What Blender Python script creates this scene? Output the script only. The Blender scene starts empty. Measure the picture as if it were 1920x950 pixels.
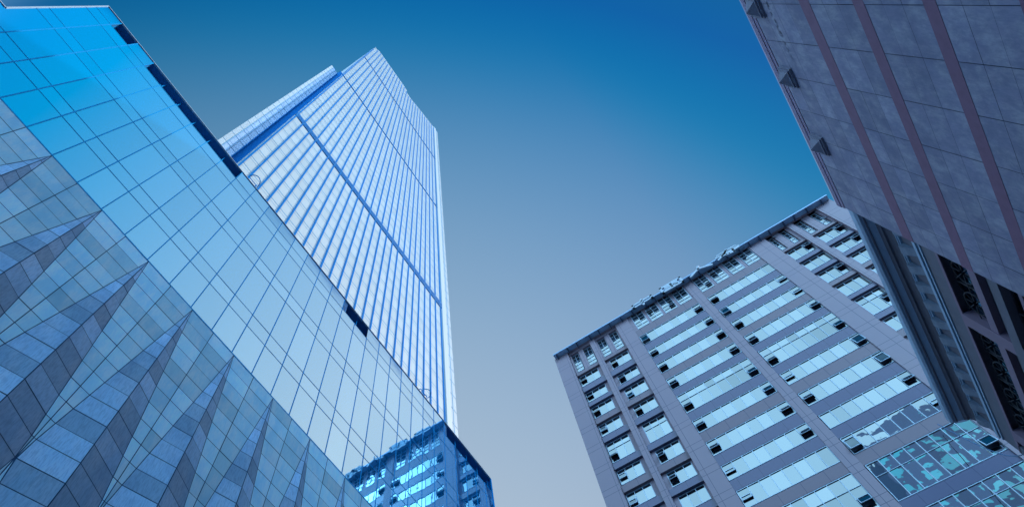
import bpy, math, random
from mathutils import Vector, Matrix
random.seed(7)
S = bpy.context.scene
R = math.radians
EYE = 1.6                                   # eye height above the street; heights below are measured from the eye

# ------------------------------------------------------------------ camera
cd = bpy.data.cameras.new("camera")
cam = bpy.data.objects.new("camera", cd)
S.collection.objects.link(cam)
cd.sensor_width = 36.0
cd.lens = 23.422
cd.shift_x = 0.06787
cd.shift_y = 0.01076
cd.clip_start = 0.1
cd.clip_end = 6000
M = ((0.56147375, 0.76581107, 0.31349743), (-0.82726195, 0.52845604, 0.19071413), (-0.01961862, -0.36642547, 0.93024055))
cam.matrix_world = Matrix([[M[i][0], -M[i][1], -M[i][2], (0, 0, EYE)[i]] for i in range(3)] + [[0, 0, 0, 1]])
S.camera = cam

# ------------------------------------------------------------------ sky, sun, exposure
SUN_AZ, SUN_EL = -35.0, 36.0                # azimuth from +x towards +y
W = bpy.data.worlds.new("World")
S.world = W
W.use_nodes = True


class NT:
    """tiny node-tree writer"""
    def __init__(s, tree):
        s.t = tree
        tree.nodes.clear()

    def n(s, kind, **kw):
        x = s.t.nodes.new(kind)
        for k, v in kw.items():
            setattr(x, k, v)
        return x

    def put(s, sock, v):
        if isinstance(v, bpy.types.NodeSocket):
            s.t.links.new(v, sock)
        elif v is not None:
            sock.default_value = v

    def m(s, op, a, b=None, c=None, clamp=False):
        x = s.n('ShaderNodeMath', operation=op)
        x.use_clamp = clamp
        for i, v in enumerate((a, b, c)):
            s.put(x.inputs[i], v)
        return x.outputs[0]

    def mix(s, f, a, b, kind='MIX'):
        x = s.n('ShaderNodeMix', data_type='RGBA', blend_type=kind)
        s.put(x.inputs[0], f)
        s.put(x.inputs[6], a)
        s.put(x.inputs[7], b)
        return x.outputs[2]

    def step(s, v, lo, hi, a=0.0, b=1.0):
        x = s.n('ShaderNodeMapRange', interpolation_type='SMOOTHSTEP')
        for i, q in enumerate((v, lo, hi, a, b)):
            s.put(x.inputs[i], q)
        return x.outputs[0]


w = NT(W.node_tree)
geo = w.n('ShaderNodeTexCoord')
sep = w.n('ShaderNodeSeparateXYZ')
w.t.links.new(geo.outputs['Generated'], sep.inputs[0])
dx, dy, dz = sep.outputs


def linear(cx, cy, cz, c0, lo, hi):
    v = w.m('MULTIPLY_ADD', dx, cx, c0)
    v = w.m('MULTIPLY_ADD', dy, cy, v)
    v = w.m('MULTIPLY_ADD', dz, cz, v)
    return w.m('MINIMUM', w.m('MAXIMUM', v, lo), hi)


def rgb(r, g, b):
    c = w.n('ShaderNodeCombineColor')
    for i, v in enumerate((r, g, b)):
        w.put(c.inputs[i], v)
    return c.outputs[0]


# clear sky: deep blue overhead, paling towards the far end of the street
side = w.m('MULTIPLY', w.m('MAXIMUM', w.m('SUBTRACT', w.m('MULTIPLY', dy, -1.0), .10), 0.0), .26)
dr = w.m('SMOOTH_MAX', w.m('SUBTRACT', linear(.59, .50, .227, -.272, -9, .52), side), .0, .07)
deep = rgb(dr, linear(.584, .464, .44, -.297, .12, .58), linear(.537, .314, .629, -.228, .33, .70))
# the sunward half of the sky is brighter
bright = rgb(linear(2.7, 0, 0, .46, .001, 1.55), linear(1.02, 0, 0, .78, .3, 1.2), linear(.25, 0, 0, .98, .8, 1.12))
pale = rgb(.85, 1.5, 2.2)
sky_fill = rgb(6.0, 10.5, 15.0)  # added bright patch, out of view behind the camera, lights the pleated wall
low = rgb(.6, 1.1, 1.7)
# ratio of height to sideways reach: the brighter part lies below 70 degrees on that side
ratio = w.m('DIVIDE', dz, w.m('MAXIMUM', w.m('MULTIPLY', dy, -1.0), .02))
u = w.m('DIVIDE', w.m('SUBTRACT', 2.76, ratio), .34, clamp=True)
inv = w.m('SUBTRACT', 1.0, u)
ease = w.m('SUBTRACT', 1.0, w.m('POWER', inv, 4.5))
col = w.mix(ease, deep, bright)
col = w.mix(w.step(dx, -.25, -.5), col, pale)
col = w.mix(w.m('MULTIPLY', w.step(dx, -.28, -.5), w.step(dy, -.30, -.48)), col, sky_fill)
col = w.mix(w.step(dz, .40, .1), col, low)
sky = w.n('ShaderNodeTexSky', sky_type='NISHITA')
sky.sun_disc = False
sky.sun_elevation = R(SUN_EL)
sky.sun_rotation = R(90 - SUN_AZ)
sky.air_density = 1.0
sky.dust_density = 0.6
scaled = w.mix(1.0, sky.outputs[0], (.1, .1, .1, 1), 'MULTIPLY')
col = w.mix(.05, col, scaled)
bg = w.n('ShaderNodeBackground')
w.t.links.new(col, bg.inputs[0])
bg.inputs[1].default_value = 1.0
wo = w.n('ShaderNodeOutputWorld')
w.t.links.new(bg.outputs[0], wo.inputs[0])

sl = bpy.data.lights.new("sun", 'SUN')
sl.energy = 4.2
sl.angle = R(.5)
sl.color = (1.0, .97, .93)
sun = bpy.data.objects.new("sun", sl)
S.collection.objects.link(sun)
sd = Vector((math.cos(R(SUN_AZ)) * math.cos(R(SUN_EL)), math.sin(R(SUN_AZ)) * math.cos(R(SUN_EL)), math.sin(R(SUN_EL))))
sun.rotation_euler = sd.to_track_quat('Z', 'Y').to_euler()
sun.location = (0, 0, 400)

S.view_settings.view_transform = 'Standard'
S.view_settings.look = 'None'
S.view_settings.gamma = 1
S.view_settings.exposure = 0
S.cycles.max_bounces = 8
S.cycles.glossy_bounces = 5
S.cycles.caustics_reflective = False
S.cycles.caustics_refractive = False


# ------------------------------------------------------------------ materials
def material(name, color, rough=.6, metal=0.0, spec=.5, vary=0.0, noise=None, bump=None, coords='Object', extra=None, tint=None):
    m = bpy.data.materials.new(name)
    m.use_nodes = True
    k = NT(m.node_tree)
    p = k.n('ShaderNodeBsdfPrincipled')
    o = k.n('ShaderNodeOutputMaterial')
    k.t.links.new(p.outputs[0], o.inputs[0])
    c = (*color, 1)
    tc = k.n('ShaderNodeTexCoord')
    cs = tc.outputs[coords]
    if noise:
        for (scale, stretch, amount, other) in noise:
            mp = k.n('ShaderNodeMapping')
            k.t.links.new(cs, mp.inputs[0])
            mp.inputs['Scale'].default_value = stretch
            nz = k.n('ShaderNodeTexNoise')
            k.t.links.new(mp.outputs[0], nz.inputs[0])
            nz.inputs['Scale'].default_value = scale
            nz.inputs['Detail'].default_value = 6
            nz.inputs['Roughness'].default_value = .65
            f = k.m('MULTIPLY', k.step(nz.outputs[0], .42, .64), amount)
            c = k.mix(f, c, (*other, 1))
    if vary:
        g = k.n('ShaderNodeNewGeometry')
        f = k.n('ShaderNodeMapRange')
        k.t.links.new(g.outputs['Random Per Island'], f.inputs[0])
        f.inputs[3].default_value = 1 - vary
        f.inputs[4].default_value = 1 + vary
        cc = k.n('ShaderNodeCombineColor')
        for i in range(3):
            k.t.links.new(f.outputs[0], cc.inputs[i])
        c = k.mix(1.0, c, cc.outputs[0], 'MULTIPLY')
    if extra:
        c = extra(k, cs, c)
    k.put(p.inputs['Base Color'], c)
    p.inputs['Roughness'].default_value = rough
    p.inputs['Metallic'].default_value = metal
    p.inputs['Specular IOR Level'].default_value = spec
    if tint:
        p.inputs['Specular Tint'].default_value = (*tint, 1)
    if bump:
        scale, strength, dist = bump
        nz = k.n('ShaderNodeTexNoise')
        k.t.links.new(cs, nz.inputs[0])
        nz.inputs['Scale'].default_value = scale
        nz.inputs['Detail'].default_value = 1.5
        b = k.n('ShaderNodeBump')
        b.inputs['Strength'].default_value = strength
        b.inputs['Distance'].default_value = dist
        k.t.links.new(nz.outputs[0], b.inputs['Height'])
        k.t.links.new(b.outputs[0], p.inputs['Normal'])
    return m


def mirror(name, tint, body, share, bump, rough=.015, vary=0.0):
    """coated window glass: a tinted mirror over a body tint"""
    m = bpy.data.materials.new(name)
    m.use_nodes = True
    k = NT(m.node_tree)
    o = k.n('ShaderNodeOutputMaterial')
    gl = k.n('ShaderNodeBsdfAnisotropic')
    gl.inputs['Color'].default_value = (*tint, 1)
    gl.inputs['Roughness'].default_value = rough
    df = k.n('ShaderNodeBsdfDiffuse')
    df.inputs['Color'].default_value = (*body, 1)
    mx = k.n('ShaderNodeMixShader')
    mx.inputs[0].default_value = share
    if vary:
        g = k.n('ShaderNodeNewGeometry')
        f = k.step(g.outputs['Random Per Island'], 0.0, 1.0, 1 - vary, 1 + vary * .5)
        cc = k.n('ShaderNodeCombineColor')
        for q in range(3):
            k.t.links.new(f, cc.inputs[q])
        k.put(gl.inputs['Color'], k.mix(1.0, (*tint, 1), cc.outputs[0], 'MULTIPLY'))
    k.t.links.new(df.outputs[0], mx.inputs[1])
    k.t.links.new(gl.outputs[0], mx.inputs[2])
    k.t.links.new(mx.outputs[0], o.inputs[0])
    tc = k.n('ShaderNodeTexCoord')
    h = None
    for scale, dist in bump:
        nz = k.n('ShaderNodeTexNoise')
        k.t.links.new(tc.outputs['Object'], nz.inputs[0])
        nz.inputs['Scale'].default_value = scale
        nz.inputs['Detail'].default_value = 1.0
        b = k.n('ShaderNodeBump')
        b.inputs['Strength'].default_value = 1.0
        b.inputs['Distance'].default_value = dist
        k.t.links.new(nz.outputs[0], b.inputs['Height'])
        if h is not None:
            k.t.links.new(h, b.inputs['Normal'])
        h = b.outputs[0]
    if h is not None:
        k.t.links.new(h, gl.inputs['Normal'])
    return m


def granite_joints(period_z, offs, period_y):
    def f(k, cs, c):
        sp = k.n('ShaderNodeSeparateXYZ')
        k.t.links.new(cs, sp.inputs[0])
        out = None
        for ax, per, of, wd in [(2, period_z, o, .045) for o in offs] + [(1, period_y, .3, .04)]:
            v = k.m('FRACT', k.m('MULTIPLY', k.m('ADD', sp.outputs[ax], of), 1.0 / per))
            l = k.m('LESS_THAN', v, wd / per)
            out = l if out is None else k.m('MAXIMUM', out, l)
        return k.mix(k.m('MULTIPLY', out, .75), c, (.03, .04, .09, 1))
    return f


def streak(k, cs, c):
    """a ragged damp stain below the roof edge"""
    nz = k.n('ShaderNodeTexNoise')
    k.t.links.new(cs, nz.inputs[0])
    nz.inputs['Scale'].default_value = 3.5
    nz.inputs['Detail'].default_value = 5
    sp = k.n('ShaderNodeSeparateXYZ')
    k.t.links.new(cs, sp.inputs[0])
    wob = k.m('MULTIPLY', k.m('SUBTRACT', nz.outputs[0], .5), .55)
    line = k.m('ABSOLUTE', k.m('ADD', k.m('SUBTRACT', sp.outputs[2], STAIN_Z), wob))
    near = k.step(line, .16, .02)
    along = k.m('MULTIPLY', k.step(sp.outputs[0], 2.75, 3.1), k.step(sp.outputs[0], 6.4, 4.6))
    f = k.m('MULTIPLY', k.m('MULTIPLY', near, along), k.step(nz.outputs[0], .40, .62))
    c = k.mix(k.m('MULTIPLY', f, .95), c, (.03, .035, .06, 1))
    wide = k.step(line, .7, .2)
    return k.mix(k.m('MULTIPLY', k.m('MULTIPLY', wide, along), k.step(nz.outputs[0], .5, .35, 0, .5)), c, (.50, .52, .58, 1))


STAIN_Z = 28.3
Mt = {}
Mt['sky_glass'] = mirror('coated_blue_glass', (.35, .66, .86), (.0, .30, .85), .78, [(.35, .005), (1.6, .0008)], vary=.05)
Mt['hotel_glass'] = mirror('window_glass', (.38, .44, .43), (.02, .06, .10), .92, [(.5, .016), (1.7, .002)], vary=.24)
Mt['tall_glass'] = material('tower_glass', (.47, .52, .53), rough=.25, spec=.6, vary=.05)
Mt['tall_panel'] = material('tower_pale_panel', (.42, .48, .51), rough=.4, vary=.04)
Mt['tall_side'] = material('tower_side_glass', (.36, .50, .70), rough=.2, spec=.7, vary=.07)
Mt['tall_line'] = material('tower_joint', (.12, .29, .45), rough=.5)
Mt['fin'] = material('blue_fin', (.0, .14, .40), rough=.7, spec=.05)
Mt['louvre'] = material('blue_louvre', (.02, .22, .52), rough=.5)
Mt['mull'] = material('dark_blue_mullion', (.0, .30, .68), rough=.6, spec=.1)
Mt['coping'] = material('pale_coping', (.42, .52, .62), rough=.35)
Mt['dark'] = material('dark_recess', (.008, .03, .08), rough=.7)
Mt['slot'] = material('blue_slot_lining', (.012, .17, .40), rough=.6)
Mt['joint'] = material('dark_joint', (.015, .09, .24), rough=.8)
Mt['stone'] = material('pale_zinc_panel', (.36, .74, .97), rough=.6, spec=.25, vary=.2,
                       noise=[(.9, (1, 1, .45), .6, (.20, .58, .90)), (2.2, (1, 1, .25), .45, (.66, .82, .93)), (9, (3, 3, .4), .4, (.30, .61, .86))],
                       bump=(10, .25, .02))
Mt['pleat'] = material('pleat_zinc_panel', (.29, .55, .83), rough=.6, spec=.2, vary=.28,  # darker base colour than the flat panels
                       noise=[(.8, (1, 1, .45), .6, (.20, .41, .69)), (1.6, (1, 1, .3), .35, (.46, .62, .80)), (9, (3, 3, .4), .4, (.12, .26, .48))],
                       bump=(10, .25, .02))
Mt['granite'] = material('brown_granite', (.27, .22, .265), rough=.5, noise=[(30, (1, 1, 1), .5, (.215, .18, .22)), (.25, (1, 1, .4), .45, (.23, .195, .25))],
                         extra=granite_joints(3.2, (0, .75), 1.9))
Mt['brown_span'] = material('brown_granite_spandrel', (.185, .148, .185), rough=.4, noise=[(30, (1, 1, 1), .5, (.15, .12, .15))],
                            extra=granite_joints(90, (0,), 1.9))
Mt['blue_span'] = material('polished_dark_granite', (.085, .09, .17), rough=.25, spec=.7, noise=[(30, (1, 1, 1), .5, (.068, .072, .14))],
                           extra=granite_joints(90, (0,), 1.9))
Mt['alu'] = material('pale_aluminium', (.40, .55, .68), rough=.3, metal=.2)
Mt['alu_dark'] = material('dark_aluminium', (.05, .10, .17), rough=.4)  # plain darker aluminium tone, not assigned to any part
Mt['canopy'] = material('blue_metal_canopy', (.26, .42, .60), rough=.35, metal=.3, noise=[(1.5, (1, 1, 1), .5, (.18, .33, .52))])
Mt['bracket'] = material('dark_bracket', (.02, .05, .11), rough=.5)
Mt['letter'] = material('white_letter', (.42, .52, .60), rough=.4)
Mt['letter_side'] = material('letter_return', (.20, .32, .46), rough=.5)
Mt['concrete'] = material('stained_grey_render', (.30, .29, .41), rough=.7, vary=.11,
                          noise=[(.55, (1, 1, 1), .7, (.18, .185, .29)), (1.3, (1, 1, .8), .65, (.47, .45, .52)), (3.2, (1, 1, .5), .5, (.20, .22, .32)), (14, (1, 1, .3), .3, (.17, .19, .29))],
                          bump=(8, .2, .02), extra=streak)
Mt['con_joint'] = material('render_joint', (.07, .075, .12), rough=.8)
Mt['red_stripe'] = material('dull_red_stripe', (.235, .115, .19), rough=.65, noise=[(2.5, (1, 1, 1), .5, (.19, .09, .15))])
Mt['lilac'] = material('lilac_trim', (.28, .22, .34), rough=.6, noise=[(3, (1, 1, 1), .4, (.22, .17, .28))])
Mt['boss'] = material('grey_boss', (.25, .25, .32), rough=.7, noise=[(4, (1, 1, 1), .5, (.18, .18, .25))])
Mt['cornice'] = material('grey_cornice', (.135, .145, .19), rough=.6, noise=[(1.2, (1, 1, 1), .45, (.10, .11, .15))])
Mt['lit_trim'] = material('lit_cornice_edge', (.34, .50, .66), rough=.5, noise=[(2, (1, 1, 1), .4, (.26, .40, .56))])  # sky light on the moulding edges is put into this paler colour
Mt['modillion'] = material('grey_modillion', (.22, .29, .38), rough=.6, noise=[(2, (1, 1, 1), .5, (.15, .2, .28))])
Mt['pink_bar'] = material('dull_pink_bar', (.23, .17, .24), rough=.6)
Mt['grille'] = material('dark_iron', (.012, .018, .03), rough=.5)
Mt['pane_dark'] = mirror('dark_window_glass', (.10, .22, .32), (.004, .010, .018), .5, [(.8, .01)])
Mt['teal'] = material('teal_window', (.01, .55, .85), rough=.4)
Mt['back_wall'] = material('far_brown_facade', (.045, .14, .34), rough=.7)
Mt['asphalt'] = material('asphalt', (.05, .05, .055), rough=.85, noise=[(6, (1, 1, 1), .5, (.035, .035, .04))])
Mt['pave'] = material('paving', (.11, .11, .12), rough=.8, noise=[(3, (1, 1, 1), .5, (.085, .085, .09))])
Mt['paint'] = material('road_paint', (.75, .75, .72), rough=.7)
Mt['cable'] = material('blue_cable', (.03, .12, .26), rough=.5)
Mt['roof'] = material('roof_grey', (.12, .13, .15), rough=.8)


# ------------------------------------------------------------------ mesh writing
class MB:
    def __init__(s):
        s.v, s.f, s.k = [], [], []

    def face(s, pts, k=0):
        i = len(s.v)
        s.v += [tuple(p) for p in pts]
        s.f.append(tuple(range(i, i + len(pts))))
        s.k.append(k)

    def hexa(s, a, b, k=0):
        """solid between bottom ring a and top ring b"""
        i = len(s.v)
        n = len(a)
        s.v += [tuple(p) for p in a] + [tuple(p) for p in b]
        s.f.append(tuple(i + j for j in reversed(range(n))))
        s.f.append(tuple(i + n + j for j in range(n)))
        s.k += [k, k]
        for j in range(n):
            q = (j + 1) % n
            s.f.append((i + j, i + q, i + n + q, i + n + j))
            s.k.append(k)

    def box(s, x0, x1, y0, y1, z0, z1, k=0):
        x0, x1 = min(x0, x1), max(x0, x1)
        y0, y1 = min(y0, y1), max(y0, y1)
        z0, z1 = min(z0, z1), max(z0, z1)
        s.hexa([(x0, y0, z0), (x1, y0, z0), (x1, y1, z0), (x0, y1, z0)], [(x0, y0, z1), (x1, y0, z1), (x1, y1, z1), (x0, y1, z1)], k)

    def bar(s, p, q, r, n=6, k=0):
        p, q = Vector(p), Vector(q)
        d = (q - p).normalized()
        u = d.orthogonal().normalized()
        v = d.cross(u)
        ring = [u * (r * math.cos(2 * math.pi * i / n)) + v * (r * math.sin(2 * math.pi * i / n)) for i in range(n)]
        s.hexa([p + c for c in ring], [q + c for c in ring], k)

    def path(s, pts, r, n=6, k=0):
        for a, b in zip(pts, pts[1:]):
            s.bar(a, b, r, n, k)

    def extrude_x(s, prof, x0, x1, k=0):
        """closed profile of (y, z) points swept along x"""
        s.hexa([(x0, y, z) for y, z in prof], [(x1, y, z) for y, z in prof], k)

    def build(s, name, mats, parent=None, loc=None, shift=EYE):
        me = bpy.data.meshes.new(name)
        base = Vector(parent['base']) if parent is not None else Vector(loc or (0, 0, 0))
        me.from_pydata([(x - base.x, y - base.y, z + shift - base.z) for x, y, z in s.v], [], s.f)
        for m in (mats if isinstance(mats, (list, tuple)) else [mats]):
            me.materials.append(m)
        me.polygons.foreach_set('material_index', s.k)
        me.update()
        o = bpy.data.objects.new(name, me)
        S.collection.objects.link(o)
        if parent is not None:
            o.parent = parent
            # a sub-part: its parent may be a mesh whose own origin is the thing's base
        else:
            o.location = base
        o['base'] = tuple(base)
        return o


def thing(name, label, cat, loc, group=None):
    o = bpy.data.objects.new(name, None)
    S.collection.objects.link(o)
    o.location = loc
    o.empty_display_size = 1
    o['base'] = tuple(loc)
    o['label'] = label
    o['category'] = cat
    if group:
        o['group'] = group
    return o


def tag(o, label, cat, group=None):
    o['label'] = label
    o['category'] = cat
    if group:
        o['group'] = group


def struct(o):
    o['kind'] = 'structure'
    return o


G = -EYE
# ------------------------------------------------------------------ ground
b = MB(); b.face([(-900, -900, G), (900, -900, G), (900, 900, G), (-900, 900, G)]); struct(b.build('ground', Mt['pave']))
b = MB(); b.face([(-300, -7, G + .004), (36, -7, G + .004), (36, 9, G + .004), (-300, 9, G + .004)]); struct(b.build('road', Mt['asphalt']))
b = MB()
for i in range(40):
    b.face([(-120 + i * 4, .95, G + .008), (-118 + i * 4, .95, G + .008), (-118 + i * 4, 1.07, G + .008), (-120 + i * 4, 1.07, G + .008)])
struct(b.build('road_marking', Mt['paint']))
b = MB(); b.box(-300, 36, -7.3, -7, G, G + .13); b.box(-300, 36, 9, 9.3, G, G + .13); struct(b.build('kerb', Mt['pave']))

# ------------------------------------------------------------------ glass office block on the left
DA = 14.3
A = thing('glass_office_block', 'glass block with mirrored blue curtain wall above a pleated grey stone wall', 'office block', (9.5, DA, 0))
ax = lambda u: u * DA
X0, X1, XL = ax(-.6585), ax(1.994), ax(-1.6)
ZB, ZS, ZT, ZO = ax(1.70), ax(2.045), ax(2.697), ax(2.603)     # stone top, left shoulder, roof edge, underside of the roof slots
cols = [X0] + [ax(-.586 + .0866 * i) for i in range(30)] + [X1]
cols_l = [ax(-.586 - .0866 * i) for i in range(1, 12)][::-1]
pairs = [(1.874, 1.948), (2.202, 2.276), (2.520, 2.597)]
rows = [1.70] + [q for p in pairs for q in p] + [2.697]
rowz = [ax(r) for r in rows]
slots = [(-.586, -.500), (-.4128, .1068), (.8264, .9996), (1.6058, 1.994)]


def in_slot(x0, x1):
    m = (x0 + x1) / 2 / DA
    return any(a < m < c for a, c in slots)


gl = MB()
mm = lambda s=.002: random.uniform(-s, s)
for (xs, zmax) in ((cols, ZT), (cols_l + [X0], ZS)):
    for x0, x1 in zip(xs, xs[1:]):
        for z0, z1 in zip(rowz, rowz[1:]):
            if z0 >= zmax - .05:
                continue
            z1 = min(z1, zmax)
            if zmax == ZT and z1 > ZO + .1 and in_slot(x0, x1):
                continue
            ty, tz = mm(), mm()
            gl.face([(x0, DA - ty - tz, z0), (x1, DA + ty - tz, z0), (x1, DA + ty + tz, z1), (x0, DA - ty + tz, z1)])
gl.build('mirror_glazing', Mt['sky_glass'], A)
for x in cols[1:-1]:
    t = MB(); top = ZO if any(ax(a) + .1 < x < ax(c) - .1 for a, c in slots) else ZT - .03
    t.box(x - .022, x + .022, DA - .014, DA + .02, ZB, top); t.build('mullion', Mt['mull'], A)
for x in cols_l:
    t = MB(); t.box(x - .022, x + .022, DA - .014, DA + .02, ZB, ZS - .03); t.build('mullion', Mt['mull'], A)
for r in rows[1:-1]:
    t = MB(); t.box(X0 if ax(r) > ZS else cols_l[0], X1, DA - .010, DA + .018, ax(r) - .016, ax(r) + .016); t.build('transom', Mt['mull'], A)
t = MB(); t.box(cols_l[0], X1, DA - .018, DA + .02, ZB - .03, ZB + .03); t.build('base_trim', Mt['mull'], A)
# body behind the glass, with the slots under the roof left open
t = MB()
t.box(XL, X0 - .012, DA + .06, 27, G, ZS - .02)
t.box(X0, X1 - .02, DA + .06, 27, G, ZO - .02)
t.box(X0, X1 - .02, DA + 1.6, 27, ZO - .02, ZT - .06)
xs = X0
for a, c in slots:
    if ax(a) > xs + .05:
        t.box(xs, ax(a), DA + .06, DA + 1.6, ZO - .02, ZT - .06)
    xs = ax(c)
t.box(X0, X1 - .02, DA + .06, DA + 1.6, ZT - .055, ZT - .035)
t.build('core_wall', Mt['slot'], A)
# the end wall is glazed too
t = MB()
for j, (z0, z1) in enumerate(zip([G + 3] + rowz, rowz)):
    for i in range(8):
        t.face([(X1 - .005, DA + .02 + i * 1.58, z0), (X1 - .005, DA + 1.60 + i * 1.58, z0), (X1 - .005, DA + 1.60 + i * 1.58, z1), (X1 - .005, DA + .02 + i * 1.58, z1)])
t.build('end_glazing', Mt['sky_glass'], A)
t = MB()
t.box(X0 - .03, X1 + .03, DA - .04, DA + .10, ZT - .03, ZT + .02)
t.box(X1 - .02, X1 + .03, DA + .10, 27.05, ZT - .03, ZT + .02)
t.box(X0 - .03, X0 + .02, DA - .04, DA + .1, ZS + .02, ZT - .03)
t.box(XL, X0 - .03, DA - .04, DA + .10, ZS - .03, ZS + .02)
t.build('coping', Mt['coping'], A)
t = MB(); t.box(X1 - .03, X1 + .03, DA - .05, DA + .015, G + 3, ZT - .03); t.build('corner_post', Mt['mull'], A)
for a, c in slots:
    t = MB()
    n = max(1, round((c - a) / .0866))
    for i in range(n + 1):
        x = ax(a + (c - a) * i / n)
        t.box(x - .02, x + .02, DA + .25, DA + .3, ZO, ZT - .058)
    for i in range(5):
        z = ZO + .1 + i * (ZT - ZO - .2) / 4
        t.box(ax(a), ax(c), DA + .5, DA + .62, z, z + .03)
    t.build('roof_slot_louvre', Mt['mull'], A)

# pleated stone wall: flat panels between folded ribs, widest where neighbours meet
PIT, ROW = .1754, .0571
apex = [-.238 - PIT * i for i in range(4, 0, -1)] + [-.238 + PIT * i for i in range(13)]
HALF = PIT / 2
ZM = 1.70 - HALF / .12                       # neighbours meet here, then the ribs narrow again


def half(z):
    d = 1.70 - z
    d = d % (2 * HALF / .12)
    return .12 * d if d < HALF / .12 else .12 * (2 * HALF / .12 - d)


def depth(z):
    return half(z) / .12 * .040


zr = [1.70 - ROW * i for i in range(31)]
flat = MB()
JG = .014                                     # half a joint, metres


def panel(mb, p):
    """a stone panel a little smaller than its bay: p = 4 or 3 corners, metres"""
    p = [Vector(q) for q in p]
    c = sum(p, Vector()) / len(p)
    q = []
    for i, v in enumerate(p):
        a, d = p[i - 1] - v, p[(i + 1) % len(p)] - v
        if a.length < .06 or d.length < .06:
            return
        a.normalize(); d.normalize()
        s = a.cross(d).length
        q.append(v + (a + d) * (JG / max(s, .25)))
    n = (q[1] - q[0]).cross(q[2] - q[0]).normalized()
    if n.y > 0:
        q.reverse(); n = -n
    sh = n * .012 * random.random()
    mb.face([v + sh for v in q])


back = MB()
back.face([(XL, DA + .03, G), (X1, DA + .03, G), (X1, DA + .03, ZB), (XL, DA + .03, ZB)])
ribs = []
for xa in apex:
    rb = MB()
    if xa > 1.93:
        continue
    for z1, z0 in zip(zr, zr[1:]):
        h1, h0, p1, p0 = half(z1), half(z0), depth(z1), depth(z0)
        for sgn in (-1, 1):
            e1, e0 = (ax(xa + sgn * h1), DA, ax(z1)), (ax(xa + sgn * h0), DA, ax(z0))
            c1, c0 = (ax(xa), DA - ax(p1), ax(z1)), (ax(xa), DA - ax(p0), ax(z0))
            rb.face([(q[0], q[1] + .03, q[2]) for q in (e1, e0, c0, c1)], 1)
            poly = [e1, e0, c0, c1] if h1 > .004 else [e1, e0, c0]
            if h0 <= .004:
                poly = [e1, e0, c1]
            n0 = len(rb.f)
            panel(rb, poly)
        # flat strip between this rib and the next, split by a joint on the mullion line
        if xa + PIT < 2.0:
            xm = xa + PIT / 2
            for l1, l0, r1, r0 in ((xa + h1, xa + h0, xm, xm), (xm, xm, xa + PIT - h1, xa + PIT - h0)):
                pts = [(ax(l1), DA, ax(z1)), (ax(l0), DA, ax(z0)), (ax(r0), DA, ax(z0)), (ax(r1), DA, ax(z1))]
                if r1 - l1 < .004 and r0 - l0 < .004:
                    continue
                if r0 - l0 < .004:
                    pts = [pts[0], pts[1], pts[3]]
                if r1 - l1 < .004:
                    pts = [pts[0], pts[1], pts[2]]
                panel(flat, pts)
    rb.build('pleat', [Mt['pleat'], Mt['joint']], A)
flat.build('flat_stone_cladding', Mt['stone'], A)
back.build('stone_backing', Mt['joint'], A)


# ------------------------------------------------------------------ caged ladder heads on the block's roof
def ladder(x, loc_label):
    t = thing('caged_roof_ladder', loc_label, 'ladder', (x, DA + .5, ZT + EYE), 'ladders rising over the glass roof edge')
    z = ZT
    y = DA + .15
    for dx_ in (-.3, .3):
        r = MB()
        r.path([(x + dx_, y, z - .1), (x + dx_, y, z + .9), (x + dx_, y + .1, z + 1.15), (x + dx_, y + .35, z + 1.25), (x + dx_, y + .6, z + 1.1), (x + dx_, y + .65, z)], .03)
        r.build('rail', Mt['mull'], t)
    r = MB(); r.path([(x - .3, y, z + .45), (x + .3, y, z + .45)], .025); r.path([(x - .3, y, z + .8), (x + .3, y, z + .8)], .025); r.build('rung', Mt['mull'], t)
    h = MB(); h.path([(x + .38 * math.cos(a), y - .02 - .45 * math.sin(a), z + .75) for a in [math.pi * i / 10 for i in range(11)]], .028); h.build('hoop', Mt['mull'], t)


ladder(ax(.165), 'caged ladder head over the glass roof edge, beside the end of the long dark slot')
ladder(ax(1.43), 'caged ladder head over the glass roof edge, in front of the last blue tower fins')

# ------------------------------------------------------------------ tall tower behind
DB = 28.0
B = thing('glass_tower', 'pale glass skyscraper with dark blue vertical fins rising behind the glass block', 'skyscraper', (24, DB, 0))
bx = lambda u: u * DB
prof = [(.067, 9.92), (.10, 10.3), (.15, 10.48), (.45, 10.55), (.82, 10.62), (.875, 10.42), (.92, 10.33), (1.3, 10.62), (1.595, 10.82), (1.706, 10.86)]


def top(u):
    for (a, za), (c, zc) in zip(prof, prof[1:]):
        if a <= u <= c:
            return za + (zc - za) * (u - a) / (c - a)
    return prof[0][1] if u < .067 else prof[-1][1]


fins = [.0765 + .0604 * i for i in range(26)]
edges = [.067] + fins + [1.596]
FL = .1360                                        # storey, in tower units
t = MB()
for u0, u1 in zip(edges, edges[1:]):
    z = 0.6
    while z < 11:
        z1 = min(z + FL, top((u0 + u1) / 2))
        if z1 - z < .01:
            break
        t.face([(bx(u0), DB + mm(.006), bx(z)), (bx(u1), DB + mm(.006), bx(z)), (bx(u1), DB, bx(z1)), (bx(u0), DB, bx(z1))])
        z = z1
t.build('front_glazing', Mt['tall_glass'], B)
t = MB(); tw = MB()
z = 0.6 + FL
while z < 10.8:
    if not any(a - .02 < z < c + .02 for a, c in ((3.97, 4.1),)):
        tw.box(bx(.067), bx(1.596), DB - .02, DB + .01, bx(z) + .0, bx(z) + .16) if z < top(.3) else None
        tw.box(bx(.067), bx(1.596), DB - .012, DB + .01, bx(z) - .78, bx(z) - .70) if z < top(.3) else None
    z += FL
tw.build('floor_lines', Mt['tall_line'], B)
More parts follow.
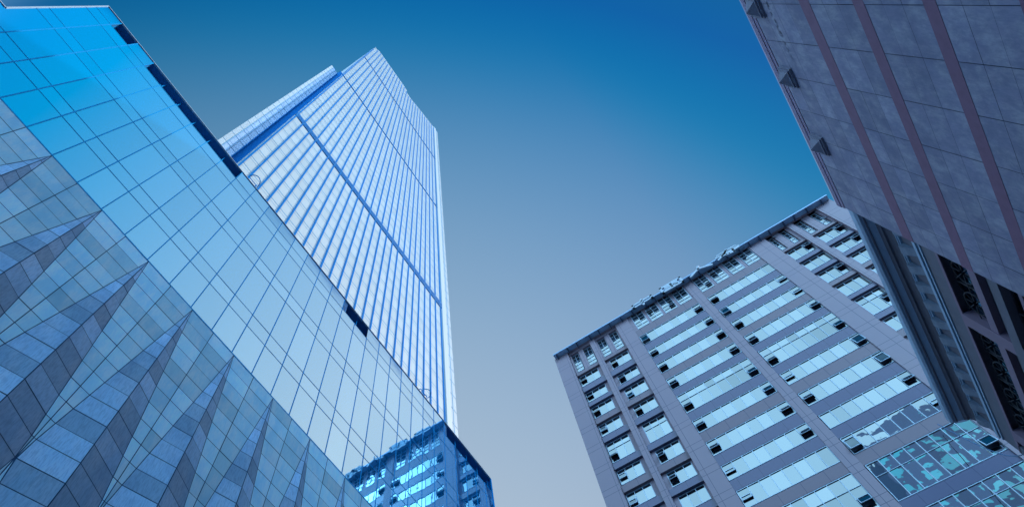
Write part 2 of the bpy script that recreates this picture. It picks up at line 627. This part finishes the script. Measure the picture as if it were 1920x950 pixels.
for u in fins:
    f = MB()
    f.box(bx(u) - .11, bx(u) + .11, DB - .13, DB + .05, bx(.6), bx(top(u)) - 2.0)
    f.build('fin', Mt['fin'], B)
for z0, z1, n in ((3.985, 4.07, 7), (6.295, 6.325, 2), (8.47, 8.51, 2)):
    f = MB()
    h = bx(z1 - z0)
    f.box(bx(.067), bx(1.635), DB - .10, DB + .02, bx(z0), bx(z1), 1)
    for i in range(n):
        z = bx(z0) + h * (i + .15) / n
        f.box(bx(.067), bx(1.635), DB - .16, DB - .10, z, z + h / n * .4)
    f.build('plant_louvre', [Mt['louvre'], Mt['fin']], B)
# right hand corner strip
t = MB(); t.box(bx(1.598), bx(1.640), DB - .25, DB + .5, bx(.6), bx(10.84)); t.build('corner_pier', Mt['tall_panel'], B)
t = MB(); l = MB()
z = .6
while z < 10.8:
    z1 = min(z + FL, 10.86)
    for u0, u1 in ((1.642, 1.672), (1.672, 1.706)):
        t.face([(bx(u0), DB, bx(z)), (bx(u1), DB + mm(.01), bx(z)), (bx(u1), DB, bx(z1)), (bx(u0), DB + mm(.01), bx(z1))])
    l.box(bx(1.642), bx(1.706), DB - .03, DB, bx(z), bx(z) + .12)
    z = z1
l.box(bx(1.672) - .05, bx(1.672) + .05, DB - .05, DB, bx(.6), bx(10.86))
t.build('corner_glazing', Mt['tall_glass'], B)
l.build('corner_grid', Mt['tall_line'], B)
# body
t = MB()
pr = [(bx(.067), G)] + [(bx(u), bx(z) - .3) for u, z in prof] + [(bx(1.706) - .02, G)]
t.hexa([(x, DB + .06, z) for x, z in pr], [(x, DB + 34, z) for x, z in pr])
t.build('core_wall', Mt['tall_panel'], B)
# the recessed left wing
YS = DB + 1.4
sx = lambda u: u * YS
t = MB(); t.box(sx(-.05) + .02, sx(.029) + .1, YS + .06, DB + 30, G, sx(6.1)); t.build('wing_wall', Mt['tall_panel'], B)
t = MB(); l = MB(); p = MB()
z = .6
while z < 6.1:
    z1 = min(z + FL, 6.12)
    for u0, u1 in ((-.025, .001), (.001, .029)):
        t.face([(sx(u0), YS, sx(z)), (sx(u1), YS, sx(z)), (sx(u1), YS, sx(z1)), (sx(u0), YS, sx(z1))])
    p.face([(sx(-.05), YS - .02, sx(z) + .03), (sx(-.026), YS - .02, sx(z) + .03), (sx(-.026), YS - .02, sx(z1)), (sx(-.05), YS - .02, sx(z1))])
    l.box(sx(-.05) + .03, sx(.029), YS - .04, YS, sx(z), sx(z) + .13)
    l.box(sx(-.025), sx(.029), YS - .02, YS, sx(z) + 1.2, sx(z) + 1.27)
    z = z1
for u in (-.025, .001):
    l.box(sx(u) - .05, sx(u) + .05, YS - .06, YS, sx(.6), sx(6.12))
t.build('wing_glazing', Mt['tall_side'], B)
p.build('wing_edge_panels', Mt['tall_panel'], B)
l.build('wing_grid', Mt['tall_line'], B)
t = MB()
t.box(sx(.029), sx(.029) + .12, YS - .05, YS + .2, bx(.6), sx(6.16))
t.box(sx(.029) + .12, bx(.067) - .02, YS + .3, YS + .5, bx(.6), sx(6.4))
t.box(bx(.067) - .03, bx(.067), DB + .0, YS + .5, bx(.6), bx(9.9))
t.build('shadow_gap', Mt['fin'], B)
t = MB(); t.bar((sx(-.012), YS + .3, sx(6.12)), (sx(-.012), YS + .3, sx(6.17)), .22, 8); t.build('roof_light', Mt['fin'], B)

# ------------------------------------------------------------------ hotel across the end of the street
DC = 44.0
C = thing('brown_granite_block', 'brown granite block with long ribbon windows and a row of tall narrow top windows', 'building', (DC, 0, 0))
YL, YR = .245, -.605
PIERS = [(.245, .2035), (.1335, .118), (.0475, .0085), (-.1695, -.1925), (-.3665, -.4125), (-.4775, -.4915), (-.5625, -.605)]
ROWS = [(1.570, 1.527), (1.496, 1.457), (1.427, 1.384), (1.354, 1.310), (1.283, 1.217), (1.187, 1.146), (1.113, 1.071), (1.039, .998), (.969, .925), (.896, .810), (.783, .700),
        (.672, .630), (.600, .556), (.527, .484)]
ROWS_L = [(1.543, 1.499), (1.464, 1.426), (1.399, 1.356), (1.325, 1.284), (1.253, 1.189), (1.160, 1.118), (1.088, 1.048)]
k_ = 1.543 / 1.570
ROWS_L += [(a * .982, c * .982) for a, c in ROWS[7:]]
TALL = {4, 9, 10}
SPAN = ['brown_span', 'blue_span', 'blue_span']
ZTOP = 1.69
cy = lambda y: y * DC


def pane_grid(parent, y0, y1, z0, z1, xg, ncol, nrow, opened, rng):
    """one window: y0>y1 (left to right as seen from the street), metres at the glass plane xg"""
    fr = MB()
    fw = .055
    fr.box(xg - .07, xg + .03, y0, y0 - fw, z0, z1)
    fr.box(xg - .07, xg + .03, y1 + fw, y1, z0, z1)
    fr.box(xg - .07, xg + .03, y0 - fw, y1 + fw, z0, z0 + fw)
    fr.box(xg - .07, xg + .03, y0 - fw, y1 + fw, z1 - fw, z1)
    cw = (y0 - y1) / ncol
    for i in range(1, ncol):
        fr.box(xg - .07, xg + .03, y0 - i * cw + .025, y0 - i * cw - .025, z0 + fw, z1 - fw)
    hs = [z0 + (z1 - z0) * j / nrow for j in range(nrow + 1)] if nrow > 1 else [z0, z1]
    if nrow == 2:
        hs[1] = z0 + (z1 - z0) * .66
    for h in hs[1:-1]:
        fr.box(xg - .05, xg + .03, y0 - fw, y1 + fw, h - .02, h + .02)
    win = fr.build('window', Mt['alu'], parent)
    gp = MB()
    for i in range(ncol):
        for j in range(len(hs) - 1):
            a, c = y0 - i * cw, y0 - (i + 1) * cw
            h0, h1 = hs[j], hs[j + 1]
            kind = opened.get((i, j))
            if kind:
                sw = MB()
                top_z = h0 + (h1 - h0) * kind[1]
                bot_z = h0 + (h1 - h0) * kind[0]
                ang = R(kind[2])
                L = top_z - bot_z
                ca, sa = math.cos(ang), math.sin(ang)
                P = lambda yy, s_: (xg - .08 - s_ * sa, yy, top_z - s_ * ca)
                a2, c2 = a - .05, c + .05
                for (ya, yb, s0, s1) in ((a2, a2 - .06, 0, L), (c2 + .06, c2, 0, L), (a2 - .06, c2 + .06, 0, .06), (a2 - .06, c2 + .06, L - .06, L)):
                    q = [P(ya, s0), P(yb, s0), P(yb, s1), P(ya, s1)]
                    sw.hexa(q, [(x - .05 * ca, y_, z_ + .05 * sa) for x, y_, z_ in q])
                sw.face([P(a2, .03), P(c2, .03), P(c2, L - .03), P(a2, L - .03)], 1)
                sw.build('awning_sash', [Mt['alu'], Mt['hotel_glass']], win)
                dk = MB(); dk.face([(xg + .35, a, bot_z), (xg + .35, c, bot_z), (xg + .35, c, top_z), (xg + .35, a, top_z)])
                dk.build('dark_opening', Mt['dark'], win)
                segs = [(h0, bot_z), (top_z, h1)]
            else:
                segs = [(h0, h1)]
            for s0, s1 in segs:
                if s1 - s0 > .08:
                    tx, tz = rng.uniform(-.006, .006), rng.uniform(-.005, .005)
                    gp.face([(xg + tx + tz, a, s0), (xg - tx + tz, c, s0), (xg - tx - tz, c, s1), (xg + tx - tz, a, s1)])
                    if kind:
                        fr = None
    gp.build('glass', Mt['hotel_glass'], win)
    return win


rng = random.Random(3)
RL, RMM = .64, .18                               # how deep the side windows and the ribbon windows sit
bays = [(.2025, .1335, 'L'), (.118, .0475, 'L'), (.0085, -.1695, 'M'), (-.1925, -.3665, 'M'), (-.4125, -.4775, 'R'), (-.4915, -.5625, 'R')]
for (p0, p1) in PIERS:
    wide = p0 - p1 > .03
    t = MB()
    t.box(DC + (0 if wide else .06), DC + 1.6, cy(p0), cy(p1), G, cy(ZTOP))
    t.build('pier', Mt['granite'], C)
for bi, (p0, p1, kind) in enumerate(bays):
    rec = {'L': RL, 'M': RMM, 'R': .6}[kind]
    spr = {'L': .28, 'M': .10, 'R': .28}[kind]
    rows_ = ROWS_L if kind == 'L' else ROWS
    if kind == 'R':
        rows_ = [(a - .004, c - .008) for a, c in ROWS]
    sc = (DC + rec) / DC                          # the table holds heights as seen in the plane of the piers
    ss = (DC + spr) / DC
    tz0, tz1 = (1.570, 1.654) if kind == 'L' else ((1.605, 1.687) if kind == 'M' else (1.588, 1.684))
    # spandrels
    zt = [(tz1, tz0)] + rows_
    t = MB(); t.box(DC + spr, DC + 1.5, cy(p0) - .003, cy(p1) + .003, cy(tz1) * sc, cy(ZTOP)); t.build('lintel', Mt['granite'], C)
    for i, (a, c) in enumerate(zip(zt, zt[1:])):
        t = MB()
        lo = cy(c[0]) * sc + .03
        hi = cy(a[1]) * ss
        if kind != 'M':
            lo = cy(c[0]) * sc + .05
        t.box(DC + spr, DC + 1.5, cy(p0) - .003, cy(p1) + .003, lo, hi)
        t.build('spandrel', Mt['brown_span' if i == 0 else SPAN[(i) % 3]], C)
    t = MB(); t.box(DC + spr, DC + 1.5, cy(p0) - .003, cy(p1) + .003, G, cy(rows_[-1][1]) * ss); t.build('lower_wall', Mt['granite'], C)
    # back of the reveal
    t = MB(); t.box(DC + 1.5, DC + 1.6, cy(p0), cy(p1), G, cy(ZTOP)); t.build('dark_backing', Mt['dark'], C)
    # tall narrow top windows
    if kind == 'L':
        spans = [(.197, .175), (.159, .135)] if p0 > .15 else [(.1135, .090), (.075, .052)]
    elif kind == 'M':
        n0 = -.0 if p0 > 0 else -.1945
        base = (-.002, -.0445, -.0865, -.130) if p0 > 0 else (-.1955, -.2395, -.2845, -.3295)
        spans = [(q, q - .0345) for q in base]
    else:
        spans = [(-.415, -.4335), (-.449, -.470)] if p0 > -.45 else [(-.494, -.5175), (-.5345, -.558)]
    xg = DC + rec
    prev = p0
    for (q0, q1) in spans + [(p1, p1)]:
        if prev - q0 > .002:
            t = MB(); t.box(DC + spr + .05, DC + 1.5, cy(prev) - .003, cy(q0) * (1 if kind == 'M' else 1.006) + .003, cy(tz0) * ss, cy(tz1) * sc); t.build('narrow_pier', Mt['granite'], C)
        prev = q1
    for (q0, q1) in spans:
        op = {}
        for _ in range(rng.choice((0, 0, 1, 1))):
            op[(rng.choice((0, 1)), rng.choice((1, 3, 4)))] = (.05, .95, rng.uniform(12, 30))
        pane_grid(C, cy(q0) * sc, cy(q1) * sc, cy(tz0) * sc, cy(tz1) * sc, xg, 2, 5, op, rng)
    if kind != 'M':
        w0, w1 = {(.2025): (.199, .1425), (.118): (.1065, .0515), (-.4125): (-.414, -.472), (-.4915): (-.495, -.557)}[p0]
        for ja, jb in ((cy(p0) - .004, cy(w0) * sc + .002), (cy(w1) * sc - .002, cy(p1) + .004)):
            if ja - jb > .05:
                t = MB(); t.box(DC + rec - .09, DC + 1.5, ja, jb, G, cy(tz0) * ss - .02); t.build('jamb', Mt['granite'], C)
    for ri, (a, c) in enumerate(rows_):
        tall = ri in TALL
        if kind == 'M':
            y0, y1, nc = p0 - .001, p1 + .001, 8
            op = {}
            for e in (0, 7):
                if rng.random() < .85:
                    v = rng.choice(((.22, .62, 18), (.15, .80, 12), (.30, .62, 24), (.38, .60, 6)))
                    op[(e, 0)] = v
        else:
            y0, y1 = {(.2025): (.199, .1425), (.118): (.1065, .0515), (-.4125): (-.414, -.472), (-.4915): (-.495, -.557)}[p0]
            nc = 3
            e = 0 if kind == 'L' else 1
            v = rng.choice(((.30, .72, 24), (.14, .50, 10), (.40, .62, 28), (.35, .70, 8), (.30, .60, 34)))
            op = {(e, 0): v} if kind == 'L' else {(2, 0): (.5, .88, rng.choice((8, 16, 28)))}
            if rng.random() < .12:
                op = {}
        pane_grid(C, cy(y0) * sc, cy(y1) * sc, cy(c) * sc, cy(a) * sc, xg, nc, 2 if tall else 1, op, rng)
t = MB()
t.box(DC + 1.6, DC + 16, cy(YL), cy(YR), G, cy(ZTOP) - .1)
t.build('end_wall', Mt['granite'], C)
t = MB(); t.box(DC + .0, DC + 16, cy(YL), cy(YR), cy(ZTOP) - .0, cy(ZTOP) + .1); t.build('parapet', Mt['granite'], C)
t = MB()
t.box(DC - .62, DC - .003, cy(YL) - .15, cy(YR) + .1, cy(ZTOP) - .03, cy(ZTOP) + .09)
t.box(DC - .70, DC - .62, cy(YL) - .15, cy(YR) + .1, cy(ZTOP) - .06, cy(ZTOP) + .16)
t.build('canopy', Mt['canopy'], C)
yy = YL - .012
while yy > YR:
    t = MB()
    y_ = cy(yy)
    t.hexa([(DC - .003, y_ - .06, cy(ZTOP) - .45), (DC - .003, y_ + .06, cy(ZTOP) - .45), (DC - .6, y_ + .06, cy(ZTOP) - .12), (DC - .6, y_ - .06, cy(ZTOP) - .12)],
           [(DC - .003, y_ - .06, cy(ZTOP) - .035), (DC - .003, y_ + .06, cy(ZTOP) - .035), (DC - .6, y_ + .06, cy(ZTOP) - .035), (DC - .6, y_ - .06, cy(ZTOP) - .035)])
    t.build('bracket', Mt['bracket'], C)
    yy -= rng.choice((.03, .036, .042))
# roof letters
GL = {
    '中': [((.5, 1), (.5, 0)), ((.08, .78), (.92, .78)), ((.08, .34), (.92, .34)), ((.08, .78), (.08, .34)), ((.92, .78), (.92, .34))],
    '国': [((.06, 1), (.06, 0)), ((.94, 1), (.94, 0)), ((.06, 1), (.94, 1)), ((.06, 0), (.94, 0)), ((.25, .77), (.75, .77)), ((.25, .5), (.75, .5)), ((.22, .2), (.78, .2)), ((.5, .77), (.5, .2)), ((.62, .38), (.72, .28))],
    '人': [((.5, 1), (.44, .55)), ((.44, .55), (.05, 0)), ((.47, .6), (.95, 0))],
    '寿': [((.15, .88), (.85, .88)), ((.1, .72), (.9, .72)), ((.03, .55), (.97, .55)), ((.52, 1), (.38, .55)), ((.38, .55), (.05, .1)), ((.25, .32), (.95, .32)), ((.72, .45), (.72, .02)), ((.72, .02), (.55, .08)), ((.42, .22), (.5, .12))],
}
LW, LH = 3.0, 1.2
for ch, yc in zip('中国人寿', (-.052, -.143, -.230, -.315)):
    t = MB()
    x = DC - .75
    for (a, c) in GL[ch]:
        p = Vector((x, cy(yc) + LW / 2 - a[0] * LW, cy(ZTOP) - .50 + a[1] * LH))
        q = Vector((x, cy(yc) + LW / 2 - c[0] * LW, cy(ZTOP) - .50 + c[1] * LH))
        d = (q - p).normalized()
        n = Vector((0, -d.z, d.y)) * .14
        p, q = p - d * .14, q + d * .14
        f_ = [p + n, p - n, q - n, q + n]
        t.hexa([v + Vector((.22, 0, 0)) for v in f_], [v + Vector((.03, 0, 0)) for v in f_], 1)
        t.hexa([v + Vector((.028, 0, 0)) for v in f_], [v + Vector((-.03, 0, 0)) for v in f_], 0)
    t.build('sign_letter', [Mt['letter'], Mt['letter_side']], C)

# ------------------------------------------------------------------ near wall, upper right
DD = 10.5
D = thing('striped_stone_block', 'grey rendered block with long dull red stripes and small pyramid studs under its roof edge', 'building', (4, -DD, 0))
dd = lambda u: u * DD
XE, XS0 = dd(1.662), dd(-1.2)
stripes = [(2.312, 2.252), (2.018, 1.967), (1.728, 1.682), (1.440, 1.392), (1.150, 1.105)]
t = MB(); t.box(XS0, XE - .02, -DD - .05, -DD - 1.6, G, dd(2.72)); t.build('core_wall', Mt['con_joint'], D)
bands = [(2.680, 2.312), (2.252, 2.018), (1.967, 1.728), (1.682, 1.440), (1.392, 1.150), (1.105, .3)]
jx = [dd(q) for q in (-1.2, -.9, -.6, -.3, 0, .22, .38, .53, .688, .845, 1.003, 1.161, 1.30, 1.437, 1.56)] + [XE]
t = MB()
for bi, (z1, z0) in enumerate(bands):
    n = 3 if bi else 4
    zs = [z1 + (z0 - z1) * i / n for i in range(n + 1)]
    for ri, (a, c) in enumerate(zip(zs, zs[1:])):
        for x0, x1 in zip(jx, jx[1:]):
            g, pr_ = .011, random.uniform(0, .006)
            t.face([(x0 + g, -DD + pr_, dd(c) + .007), (x0 + g, -DD + pr_, dd(a) - .007), (x1 - g, -DD + pr_, dd(a) - .007), (x1 - g, -DD + pr_, dd(c) + .007)][::-1])
t.build('rendered_panels', Mt['concrete'], D)
t = MB(); t.face([(XS0, -DD - .025, G), (XE, -DD - .025, G), (XE, -DD - .025, dd(2.70)), (XS0, -DD - .025, dd(2.70))][::-1]); t.build('panel_backing', Mt['con_joint'], D)
t = MB(); t.face([(XE, -DD, G), (XE, -DD - 1.6, G), (XE, -DD - 1.6, dd(2.70)), (XE, -DD, dd(2.70))]); t.build('end_face', Mt['concrete'], D)
for z1, z0 in stripes:
    t = MB(); t.box(XS0, XE + .01, -DD + .010, -DD - .04, dd(z0), dd(z1)); t.build('red_stripe', Mt['red_stripe'], D)
t = MB()
t.box(XS0, XE + .015, -DD + .02, -DD - .03, dd(2.682), dd(2.705))
t.box(XS0, XE + .02, -DD + .045, -DD - 1.6, dd(2.705), dd(2.735) + .02)
t.build('roof_trim', Mt['lilac'], D)
hb = .45
for xc in (.079, .389, .699, 1.003, 1.318):
    t = MB()
    x, z = dd(xc), dd(2.628)
    sq = lambda r, o: [(x - r, -DD + o, z - r), (x + r, -DD + o, z - r), (x + r, -DD + o, z + r), (x - r, -DD + o, z + r)]
    t.hexa(sq(hb, -.01), sq(hb, .10))
    t.hexa(sq(hb * .86, .10), sq(hb * .86, .17))
    t.hexa(sq(hb * .74, .17), sq(.02, .46))
    t.build('pyramid_stud', Mt['boss'], D)

# ------------------------------------------------------------------ corniced building further along, right
YW, XF = -13.15, 35.2
K = thing('corniced_building', 'dark classical building with a deep moulded cornice above grilled windows', 'building', (26, YW, 0))
X00 = 16.9
t = MB()
t.extrude_x([(-12.0, 31.58), (-12.0, 31.95), (-12.05, 32.1), (-13.6, 32.3), (-13.6, 31.0), (-12.22, 31.50), (-12.10, 31.46)], X00, XF)
t.build('eave_fascia', Mt['lit_trim'], K)
t = MB()
cove = [(-12.26, 31.42), (-12.31, 31.40), (-12.36, 31.475), (-12.45, 31.47), (-12.58, 31.40), (-12.70, 31.28), (-12.74, 31.20), (-12.765, 31.20), (-12.78, 31.235), (-12.86, 31.20), (-12.95, 31.08), (-13.0, 30.92), (-13.02, 30.80)]
t.extrude_x([(-13.4, 31.55), (-13.4, 30.80)] + cove[::-1] + [(-12.26, 31.55)], X00, XF)
t.build('cove_moulding', Mt['cornice'], K)
t = MB()
for y, z0, z1 in ((-12.99, 30.72, 30.795), (-13.03, 30.60, 30.70), (-13.04, 29.50, 29.60), (-13.0, 29.30, 29.42), (-13.06, 29.12, 29.22)):
    t.box(X00, XF, y, -13.4, z0, z1)
t.build('fillet_moulding', Mt['lit_trim'], K)
x = X00 + .5
while x < XF - .5:
    t = MB()
    # a block with a scooped front
    t.extrude_x([(-13.30, 30.58), (-12.86, 30.58), (-12.84, 30.40), (-12.92, 30.15), (-13.03, 29.95), (-13.12, 29.72), (-13.30, 29.72)], x, x + .5)
    t.build('modillion', Mt['modillion'], K)
    x += 1.22
t = MB(); t.box(X00, XF, -13.12, -13.5, 28.05, 30.9); t.box(X00, XF, -13.5, -15.0, G, 31.5); t.box(X00, XF, -15, -25, G, 31.2); t.build('wall', Mt['cornice'], K)
t = MB(); t.box(X00, XF, -13.08, -13.14, 27.92, 28.10); t.build('window_head', Mt['pink_bar'], K)
bars = [(26.2, 25.75, 'pink_bar', .0), (25.0, 24.45, 'cornice', .05), (23.5, 23.3, 'pink_bar', 0), (22.0, 21.5, 'cornice', .05), (19, 18.5, 'pink_bar', 0)]
for a, c, mname, pj in bars:
    t = MB(); t.box(X00, XF, -13.10 + pj, -13.45, c, a); t.build('sill_band', Mt[mname], K)
piers = [17.2, 25.4, 33.4]
for xp in piers:
    t = MB(); t.box(xp, xp + .75, -13.06, -13.48, 12, 27.92); t.build('pier', Mt['pink_bar'], K)
t = MB(); t.box(34.6, XF, -13.08, -13.48, 8, 28.0); t.build('corner_pier', Mt['cornice'], K)
wz = [(26.2, 27.92), (25.0, 25.75), (23.5, 24.45), (22.0, 23.3), (19.0, 21.5)]
for (z0, z1) in wz:
    for xa, xb in ((17.95, 25.4), (26.15, 33.4)):
        t = MB()
        t.box(xa, xb, -13.40, -13.48, z0, z0 + .08); t.box(xa, xb, -13.40, -13.48, z1 - .08, z1)
        n = 4
        for i in range(1, n):
            x = xa + (xb - xa) * i / n
            t.box(x - .05, x + .05, -13.38, -13.48, z0, z1)
        wn = t.build('window', Mt['grille'], K)
        p = MB(); p.face([(xa, -13.47, z0), (xb, -13.47, z0), (xb, -13.47, z1), (xa, -13.47, z1)][::-1]); p.build('glass', Mt['pane_dark'], wn)
        if z1 - z0 > 1.2:
            g = MB()
            for i in range(n):
                c0 = xa + (xb - xa) * (i + .5) / n
                zc, r_ = (z0 + z1) / 2, (z1 - z0) * .36
                pts = [(c0 + r_ * math.cos(q), -13.33, zc + r_ * math.sin(q)) for q in [2 * math.pi * j / 16 for j in range(17)]]
                g.path(pts, .035, 4)
                for j in range(8):
                    q = 2 * math.pi * j / 8
                    g.bar((c0 + .25 * r_ * math.cos(q), -13.33, zc + .25 * r_ * math.sin(q)), (c0 + 1.5 * r_ * math.cos(q), -13.33, zc + min(max(1.5 * r_ * math.sin(q), -r_ * 1.3), r_ * 1.3)), .025, 4)
            g.build('iron_tracery', Mt['grille'], wn)

# cable strung from the cornice end towards the ribbon windows
t = MB()
P0, P1 = Vector((XF, -13.3, 27.9)), Vector((43.6, -14.2, 39.5))
pts = [P0.lerp(P1, i / 16) - Vector((0, 0, 1.6 * math.sin(math.pi * i / 16))) for i in range(17)]
t.path(pts, .03, 5)
tag(t.build('hanging_cable', Mt['cable'], None, (XF, -13.3, 27.9)), 'thin blue cable hanging from the dark cornice to the brown granite block', 'cable')

# ------------------------------------------------------------------ block behind the camera, seen mirrored in the lower ribbon windows
H = thing('mirrored_apartment_block', 'brown block of blue windows seen only as a wavy reflection in the lower ribbon windows', 'building', (-60, -70, 0))
t = MB(); t.box(-75, -60, -112, -29, G, 141); t.build('wall', Mt['back_wall'], H)
g = MB()
for i in range(14):
    for j in range(24):
        y, z = -111 + i * 5.8, 4 + j * 5.6
        g.face([(-59.97, y, z), (-59.97, y + 3.4, z), (-59.97, y + 3.4, z + 3.0), (-59.97, y, z + 3.0)])
g.build('window_grid', Mt['teal'], H)
